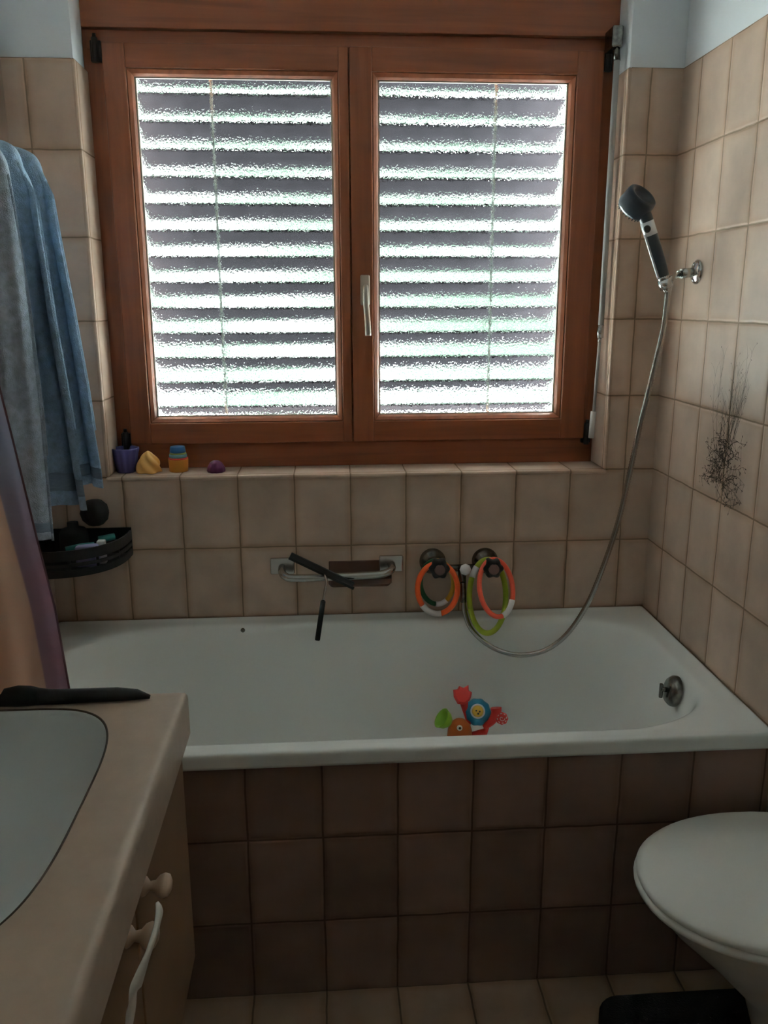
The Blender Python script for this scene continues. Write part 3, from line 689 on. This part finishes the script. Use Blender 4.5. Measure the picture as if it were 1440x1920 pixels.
cups = [('toy_cup', 'orange stacking cup, bottom of the small stack on the window sill', 'cuporange', .0265, .025, 0, .034), ('toy_cup', 'thin red stacking cup between the orange and aqua ones', 'red', .0262, .0262, .0345, .0035),
        ('toy_cup', 'aqua stacking cup in the middle of the stack on the sill', 'cupaqua', .0235, .024, .0385, .0085), ('toy_cup', 'thin lime stacking cup just under the blue top cup', 'cuplime', .022, .0225, .0475, .004), ('toy_cup', 'blue stacking cup, topmost of the small stack on the sill', 'cupblue', .0195, .0215, .052, .016)]
for nm, lb, mt, r1, r0, z, hh in cups:
    o = lathe(nm, [(0, 0), (r0*.96, 0), (r0, .001), (r1, hh-.001), (r1*.97, hh), (0, hh)], mt, None, 36, Matrix.Translation((-1.2945, .070, Z0+z)))
    tag(o, lb, 'toy cup', 'stacking cups on the sill')
o = lathe('toy_shell', [(0, 0), (.0215, 0), (.024, .004), (.0225, .014), (.016, .025), (.008, .0305), (0, .032)], 'dpurple', None, 40, Matrix.Translation((-1.192, .052, Z0)), lambda a_, i: 1+.05*math.cos(9*a_))
tag(o, 'small dark purple domed toy, rightmost on the window sill', 'toy', 'bath toys on the sill')

# ------------------------------------------------------------ corner caddy
CD = thing('corner_caddy', 'black corner shower basket in the back left corner below the towels', 'basket', (XW, 0, .75))
def arc(R1, n=20):   # quarter-ish front curve from back wall to left wall
    return [(XW+.003+R1*math.sin(t)**.9 if False else XW+.003+.212*math.cos(t*PI/2/n)**.75, -.003-.20*math.sin(t*PI/2/n)**.75) for t in range(n+1)]
A_ = arc(1)
bm = bmesh.new()
for z0, z1 in ((.752, .768), (.776, .784), (.792, .818)):
    th = .004
    for k in range(len(A_)-1):
        (x0, y0), (x1, y1) = A_[k], A_[k+1]
        vs = [bm.verts.new(p_) for p_ in ((x0, y0, z0), (x1, y1, z0), (x1, y1, z1), (x0, y0, z1), (x0-.004, y0+.004, z0), (x1-.004, y1+.004, z0), (x1-.004, y1+.004, z1), (x0-.004, y0+.004, z1))]
        for f in ((0, 1, 2, 3), (5, 4, 7, 6), (3, 2, 6, 7), (1, 0, 4, 5)): bm.faces.new([vs[i] for i in f])
for k in (0, 5, 10, 15, 19):
    x0, y0 = A_[k]; add_box(bm, x0-.006, x0, y0+.000, y0+.006, .752, .818)
obj('front_rail', bm, 'black', CD)
bm = bmesh.new(); base = [(XW+.003, -.003)]+A_
lo = [bm.verts.new((x, y, .750)) for x, y in base]; hi = [bm.verts.new((x, y, .755)) for x, y in base]
bm.faces.new(lo); bm.faces.new(hi)
for k in range(len(base)): k2 = (k+1) % len(base); bm.faces.new((lo[k], lo[k2], hi[k2], hi[k]))
add_box(bm, XW+.003, XW+.215, -.005, -.001, .752, .825); add_box(bm, XW+.001, XW+.005, -.20, -.003, .752, .825)
obj('tray', bm, 'black', CD)
o = lathe('bath_sponge', [(0, -.036), (.018, -.032), (.031, -.018), (.036, 0), (.031, .018), (.018, .032), (0, .036)], 'rubber', None, 40, Matrix.Translation((-1.496, -.045, .878)), lambda a_, i: 1+.05*math.sin(7*a_+i))
tag(o, 'round black sponge above the corner basket, just below the towels', 'sponge')
bm = bmesh.new(); add_lathe(bm, [(0, 0), (.034, 0), (.036, .004), (.036, .070), (.030, .082), (.014, .086), (.014, .100), (0, .100)], 28, Matrix.Translation((-1.552, -.055, .756)))
tag(obj('shampoo_bottle', bm, 'rubber'), 'dark bottle standing in the corner basket under the round sponge', 'bottle')
tag(tube('razor', [(-1.555, -.12, .80), (-1.52, -.11, .806), (-1.49, -.10, .804)], [.009, .008, .010], 'teal'), 'teal plastic item lying at the left in the corner basket', 'toiletry')
tag(box('soap_bar', (-1.525, -.48+.37, -.13+.02, -.075, .797, .817) if False else (-1.53, -1.475, -.135, -.10, .757, .812), 'lavender', bev=.006), 'lavender packet in the middle of the corner basket', 'toiletry')
tag(tube('nail_brush', [(-1.485, -.07, .812), (-1.45, -.05, .814)], .009, 'teal'), 'small teal item at the right end of the corner basket', 'toiletry')
tag(box('label_tube', (-1.482, -1.462, -.108, -.088, .757, .818), 'white', bev=.003), 'small pale tube standing beside the lavender packet in the corner basket', 'tube')

# ------------------------------------------------------------ towels on a rail
def lerp_rows(rows, py):
    for (a, xa, ya_), (b, xb, yb_) in zip(rows, rows[1:]):
        if py <= b: t = (py-a)/(b-a); return xa+(xb-xa)*t, ya_+(yb_-ya_)*t
    return rows[-1][1:]
def towel(name, label, rows, ybase, nf, amp, ph, zback, mat, skirt=.85, hem_from=.90):
    """rows: (z, x_left, x_right) from top to bottom in metres, draped over a rail"""
    nu = 90; nv = 60
    root = thing(name, label, 'towel', (rows[0][1], ybase, rows[0][0]), 'towels hanging at the left')
    ztop, zbot = rows[0][0], rows[-1][0]
    def pos(u, t):
        z = ztop+(zbot-ztop)*t
        for (a, xa, xb), (b, xc, xd) in zip(rows, rows[1:]):
            if z >= b-1e-9: s = (a-z)/(a-b); x0 = xa+(xc-xa)*s; x1 = xb+(xd-xb)*s; break
        w_ = amp*min(1, .10+t*2.6)
        fold = w_*(math.sin(u*nf*2*PI+ph+.6*math.sin(t*2.1))+.35*math.sin(u*nf*4.7*PI+ph*2+t))
        x = x0+(x1-x0)*(u+.25/nf/2/PI*2*math.cos(u*nf*2*PI+ph))
        z2 = z+.006*math.sin(u*9+ph)*t-.045*max(0, (u-.5)/.5)**2*(1-t)
        return V((x, ybase-.016+fold-(.012*math.sin(min(1, t*6)*PI/2)), z2))
    def sheet(t0, t1, n, name_, m_, par, off=0):
        bm = bmesh.new(); G = [[bm.verts.new(pos(u/nu, t0+(t1-t0)*v/n)+V((0, off, 0))) for u in range(nu+1)] for v in range(n+1)]
        for v in range(n):
            for u in range(nu): bm.faces.new((G[v][u], G[v][u+1], G[v+1][u+1], G[v+1][u])).smooth = True
        o = obj(name_, bm, m_, par); s = o.modifiers.new('s', 'SOLIDIFY'); s.thickness = .005; s.offset = 0; return o
    def gp(u): return .055*(1-.85*max(0, (u-.55)/.45)**2)      # the fold closes towards its free end
    bm = bmesh.new(); G = []
    nb = 20
    for v in range(nb):
        t = (1-v/nb)*zback; G.append([pos(u/nu, t)+V((0, gp(u/nu), 0)) for u in range(nu+1)])
    for v in range(7):
        a_ = PI*v/7
        G.append([pos(u/nu, 0)+V((0, gp(u/nu)*(.5+.5*math.cos(a_)), .47*gp(u/nu)*math.sin(a_))) for u in range(nu+1)])
    for v in range(nv+1): G.append([pos(u/nu, hem_from*v/nv) for u in range(nu+1)])
    # rail-end droop: lower the outer end of the crest like a soft shoulder
    H = [[bm.verts.new(p_) for p_ in row] for row in G]
    for a_, b_ in zip(H, H[1:]):
        for u in range(nu): bm.faces.new((a_[u], a_[u+1], b_[u+1], b_[u])).smooth = True
    body = obj('terry_body', bm, mat, root); s = body.modifiers.new('s', 'SOLIDIFY'); s.thickness = .006; s.offset = 0
    sheet(hem_from, hem_from+(1-hem_from)*.55, 6, 'hem_band', 'hem', root)
    sheet(hem_from+(1-hem_from)*.55, 1.0, 4, 'fringe', mat, root)
    return root
def rowsof(y, lst): return [(at(0, py, 1, y).z if False else at((a+b)/2, py, 1, y).z, at(a, py, 1, y).x, at(b, py, 1, y).x) for py, a, b in lst]
towel('bath_towel', 'blue terry towel, the farther and longer-reaching of the two by the window', rowsof(-.27, [(300, -40, 88), (330, -40, 104), (420, -40, 122), (560, -30, 150), (700, -20, 175), (800, -10, 190), (880, 0, 203), (910, 5, 206)]), -.27, 2.5, .014, .6, .8, 'towel', hem_from=.93)
towel('bath_towel', 'blue terry towel in the middle whose hem hangs lower than the rightmost one', rowsof(-.35, [(288, -60, 48), (330, -60, 75), (440, -60, 95), (600, -50, 122), (760, -30, 150), (860, -10, 165), (945, 10, 178)]), -.35, 2.2, .020, 2.4, .75, 'towel', hem_from=.90)
towel('bath_towel', 'grey blue towel nearest the camera, with long folds beside the curtain', rowsof(-.44, [(284, -80, 12), (340, -80, 24), (450, -75, 40), (600, -70, 58), (760, -60, 78), (900, -40, 92), (1010, -20, 102)]), -.44, 2.1, .018, 1.0, .75, 'towel2', hem_from=.95)

# ------------------------------------------------------------ shower curtain
CU = thing('shower_curtain', 'peach and mauve shower curtain hanging at the left outside the tub', 'curtain', (-1.55, -.80, .35))
bm = bmesh.new(); nu, nv = 60, 70; uvl = bm.loops.layers.uv.new('uv')
ed = [(.30, -1.325), (.74, -1.352), (.80, -1.356), (.90, -1.363), (1.02, -1.380), (1.19, -1.402), (1.305, -1.418), (1.6, -1.46), (2.1, -1.50)]
def edx(z):
    for (a, b), (c_, d_) in zip(ed, ed[1:]):
        if z <= c_: return b+(d_-b)*(z-a)/(c_-a)
    return ed[-1][1]
G = []
for v in range(nv+1):
    z = .30+(2.1-.30)*v/nv; row = []
    for u in range(nu+1):
        s = .006*math.sin(z*9) ; wd_ = edx(z)-(XW+.012); x = edx(z)-wd_*u/nu
        y = -.815+.020*math.sin(u/nu*11+.35*math.sin(z*3))*min(1, u/nu*4)+.012*math.sin(u/nu*23)
        row.append((bm.verts.new((x, y, z)), edx(z)-x, z))
    G.append(row)
for v in range(nv):
    for u in range(nu):
        q_ = (G[v][u], G[v][u+1], G[v+1][u+1], G[v+1][u]); f = bm.faces.new([a_[0] for a_ in q_]); f.smooth = True
        for l, a_ in zip(f.loops, q_): l[uvl].uv = (a_[1], a_[2])
o = obj('fabric', bm, 'curtain', CU); s = o.modifiers.new('s', 'SOLIDIFY'); s.thickness = .0012
bm = bmesh.new(); add_tube(bm, [(edx(.30+1.8*k/60), -.815, .30+1.8*k/60) for k in range(61)], .0018, 8)
obj('edge_hem', bm, M.setdefault('hemline', principled('dark_curtain_hem', (.16, .08, .10), .8)), CU)

# ------------------------------------------------------------ vanity
VA = thing('vanity_cabinet', 'beige wall hung vanity cabinet at the lower left, under the countertop', 'cabinet', (-1.38, -1.35, .30))
YV0, YV1 = -2.05, -.950
bm = bmesh.new(); add_box(bm, XW+.002, -1.157, YV0, YV1, .30, .318, bev=.002); add_box(bm, XW+.002, -1.157, YV0, YV0+.018, .318, .708); add_box(bm, XW+.002, -1.157, YV1-.018, YV1, .318, .708)
add_box(bm, XW+.002, XW+.014, YV0+.018, YV1-.018, .318, .60); obj('carcass', bm, 'cab', VA)
KN = [( -1.262, .668), (-1.352, .668)]
seams = [-1.305]
doors = [(YV0+.004, -1.681), (-1.677, -1.307), (-1.303, YV1-.004)]
for i, (a_, b_) in enumerate(doors):
    bm = bmesh.new(); add_box(bm, -1.1555, -1.138, a_, b_, .302, .706, bev=.003, seg=3); dr = obj('door', bm, 'cab', VA)
    yk = (-1.62, -1.350, -1.262)[i]
    bm = bmesh.new(); mk = axis((-1.138, yk, .682), (1, 0, 0))
    add_lathe(bm, [(0, .036), (.006, .0355), (.0115, .032), (.013, .026), (.011, .020), (.006, .015), (.005, .008), (.010, .003), (.011, 0)], 28, mk @ Matrix.Scale(1.45, 4, (1, 0, 0)))
    obj('knob', bm, 'knob', VA)
CT = thing('countertop', 'beige moulded vanity countertop with rounded front edge and set-in basin', 'countertop', (-1.38, -1.5, .71))
# top slab with basin hole
bc, ba, bb = V((-1.372, -1.255)), .166, .264
def sup(t, k=1.0, n=3.6, da=0):
    c_, s_ = math.cos(t), math.sin(t)
    return (bc.x+(ba*k+da)*abs(c_)**(2/n)*(1 if c_ >= 0 else -1), bc.y+(bb*k+da)*abs(s_)**(2/n)*(1 if s_ >= 0 else -1))
bm = bmesh.new(); n = 96
xo0, xo1, yo0, yo1 = XW+.002, -1.124, YV0-.01, -.946
def outer(t, ins=0, z=0):
    c_, s_ = math.cos(t), math.sin(t); cx, cy = bc.x, bc.y
    k = 1e9
    if c_ > 1e-9: k = min(k, (xo1-ins-cx)/c_)
    if c_ < -1e-9: k = min(k, (xo0-cx)/c_)
    if s_ > 1e-9: k = min(k, (yo1-ins-cy)/s_)
    if s_ < -1e-9: k = min(k, (yo0-cy)/s_)
    return (cx+k*c_, cy+k*s_)
angs = [2*PI*k/n for k in range(n)]
for cx_, cy_ in ((xo1, yo1), (xo0, yo1), (xo0, yo0), (xo1, yo0)): angs.append(math.atan2(cy_-bc.y, cx_-bc.x) % (2*PI))
angs = sorted(set(round(a_, 6) for a_ in angs)); n = len(angs)
def sq_ang(t):  # superellipse point roughly in direction t
    lo_ = t; best = min((2*PI*k/720 for k in range(720)), key=lambda s: abs(math.atan2(math.sin(math.atan2(sup(s)[1]-bc.y, sup(s)[0]-bc.x)-t), math.cos(math.atan2(sup(s)[1]-bc.y, sup(s)[0]-bc.x)-t))))
    return best
sa = [sq_ang(t) for t in angs]
inner0 = [bm.verts.new((*sup(s), .78)) for s in sa]; inner = [bm.verts.new((*sup(s), .7995)) for s in sa]
inner2 = [bm.verts.new((*sup(s, 1, da=.002), .8005)) for s in sa]
prof = [(.016, .8002), (.010, .8015), (.004, .799), (.0008, .793), (0, .785), (0, .725), (.003, .716), (.012, .711)]
rings = [[bm.verts.new((*outer(t, i_), z_)) for t in angs] for i_, z_ in prof]
bot = [bm.verts.new((*outer(t, .035), .711)) for t in angs]
allr = [inner0, inner, inner2]+rings+[bot]
for A, B in zip(allr, allr[1:]):
    for k in range(n): f = bm.faces.new((A[k], A[(k+1) % n], B[(k+1) % n], B[k])); f.smooth = A is not inner2
cto = obj('worktop', bm, 'counter', CT); cto.data.set_sharp_from_angle(angle=math.radians(50))
bm = bmesh.new(); add_tube(bm, [(*sup(s, 1, da=-.0005), .7992) for s in [2*PI*k/160 for k in range(160)]], .0017, 6, closed=True); obj('basin_seam', bm, 'seam', CT)
bm = bmesh.new(); rr = []
ss = [2*PI*k/120 for k in range(120)]
for k_, z_ in ((.995, .798), (.985, .790), (.95, .765), (.88, .725), (.72, .690), (.45, .674), (.12, .668)):
    rr.append([bm.verts.new((*sup(s, k_, n=3.6-(1-k_)*1.6), z_)) for s in ss])
for A, B in zip(rr, rr[1:]):
    for k in range(120): bm.faces.new((A[k], A[(k+1) % 120], B[(k+1) % 120], B[k])).smooth = True
bm.faces.new(rr[-1]).smooth = True; o = obj('basin', bm, 'basin', CT)
s = o.modifiers.new('s', 'SOLIDIFY'); s.thickness = .004; s.offset = 0
# strap looped on a knob
bm = bmesh.new(); sp_ = [at(px_, py_, 0, x_) for px_, py_, x_ in ((299, 1694, -1.094), (298, 1712, -1.092), (293, 1740, -1.092), (283, 1772, -1.094), (272, 1803, -1.098), (261, 1832, -1.102), (252, 1858, -1.106), (247, 1884, -1.110), (243, 1915, -1.112), (238, 1950, -1.114))]
cl = crom(sp_, 5); A = []
for i, p_ in enumerate(cl):
    t_ = i/(len(cl)-1); w_ = (.0085-.0042*math.sin(min(1, t_*1.6)*PI))*min(1, .35+t_*12)
    tg = (cl[min(i+1, len(cl)-1)]-cl[max(i-1, 0)]).normalized(); dirn = tg.cross(V((.9, .25*math.sin(t_*7), .45))).normalized()
    A.append((bm.verts.new(p_-dirn*w_), bm.verts.new(p_+dirn*w_)))
for (a_, b_), (c_, d_) in zip(A, A[1:]): bm.faces.new((a_, b_, d_, c_)).smooth = True
o = obj('strap', bm, 'strap'); s = o.modifiers.new('s', 'SOLIDIFY'); s.thickness = .0015; s.offset = 0
tag(o, 'cream coloured strap hanging down from the vanity knob', 'strap')
# black styling iron at the back edge
a_ = V((-1.178, -.972, .807)); b_ = V((-1.56, -.985, .812))
SI = thing('styling_iron', 'long black tapered hair tool lying along the countertop back edge', 'hair tool', (-1.35, -.965, .80))
L6 = [0, .02, .05, .10, .15, .170, .182, .20, .216, .225, .38]
R6 = [.003, .0085, .0108, .0112, .0118, .0135, .0155, .0162, .0145, .0095, .0095]
bm = bmesh.new(); dd = (b_-a_).normalized()
pts = [V((a_+dd*l).to_tuple()) for l in L6]
for p_, r_ in zip(pts, R6): p_.z = .8015+r_*.92
add_tube(bm, pts[:6], R6[:6], 18); obj('barrel', bm, 'rubber', SI)
bm = bmesh.new(); add_tube(bm, pts[5:], R6[5:], 18); obj('grip', bm, 'rubber', SI)

# ------------------------------------------------------------ toilet
TO = thing('toilet', 'white toilet with closed oval lid at the lower right by the tub apron', 'toilet', (-.02, -.97, 0))
def egg(L0, L1, w_, n=64, cy=-.972):
    """outline with tip at x=L0, back at x=L1, half width w_"""
    out = []
    for k in range(n):
        t = 2*PI*k/n; c_, s_ = math.cos(t), math.sin(t)
        xm = L0+(L1-L0)*.56
        x = xm+((L1-xm) if c_ > 0 else (xm-L0))*(abs(c_)**(.75 if c_ > 0 else 1.0))*(1 if c_ > 0 else -1)
        out.append((x, cy+w_*(abs(s_)**.92)*(1 if s_ >= 0 else -1)))
    return out
def loft(name, levels, mat, parent, capt=True, capb=True):
    bm = bmesh.new(); R = [[bm.verts.new((x, y, z)) for x, y in L_] for L_, z in levels]
    for A, B in zip(R, R[1:]):
        n = len(A)
        for k in range(n): bm.faces.new((A[k], A[(k+1) % n], B[(k+1) % n], B[k])).smooth = True
    if capb: bm.faces.new(R[0])
    if capt: bm.faces.new(R[-1])
    o = obj(name, bm, mat, parent); o.data.set_sharp_from_angle(angle=math.radians(55)); return o
loft('bowl', [(egg(-.12, .24, .10), .0), (egg(-.11, .24, .095), .06), (egg(-.14, .24, .105), .16), (egg(-.22, .24, .135), .25), (egg(-.30, .24, .168), .33), (egg(-.335, .24, .182), .375), (egg(-.340, .24, .184), .388)], 'ceramic', TO)
loft('seat', [(egg(-.352, .10, .190), .390), (egg(-.358, .10, .194), .394), (egg(-.359, .10, .195), .401), (egg(-.354, .10, .191), .406)], 'seat', TO)
loft('lid', [(egg(-.350, .10, .187), .4075), (egg(-.355, .10, .191), .409), (egg(-.356, .10, .192), .416), (egg(-.352, .10, .189), .4205), (egg(-.342, .09, .181), .4225), (egg(-.25, .02, .10), .4235)], 'seat', TO)
bm = bmesh.new(); add_box(bm, .115, .295, -1.17, -.775, .39, .78, bev=.02, seg=4); obj('cistern', bm, 'ceramic', TO)
# black mat
bm = bmesh.new()
def corner(cx, cy, r_, a0, n=6): return [(cx+r_*math.cos(math.radians(a0+90*k/n)), cy+r_*math.sin(math.radians(a0+90*k/n))) for k in range(n+1)]
ol = corner(-.322, -.865, .05, 90) + corner(-.322, -1.33, .05, 180) + [(.28, -1.38), (.28, -1.085), (-.12, -1.085), (-.135, -1.06), (-.135, -.895), (-.12, -.88), (.28, -.88), (.28, -.815)]
vb = [bm.verts.new((x, y, 0)) for x, y in ol]; vt = [bm.verts.new((x, y, .032)) for x, y in ol]
bm.faces.new(vb); bm.faces.new(vt)
for k in range(len(ol)): bm.faces.new((vb[k], vb[(k+1) % len(ol)], vt[(k+1) % len(ol)], vt[k]))
bmesh.ops.recalc_face_normals(bm, faces=bm.faces)
bmesh.ops.bevel(bm, geom=[e for e in bm.edges if all(v.co.z > .03 for v in e.verts)], offset=.010, segments=4, affect='EDGES', profile=.6)
tag(obj('bath_mat', bm, 'mat'), 'thick black mat on the floor in front of the toilet', 'mat')
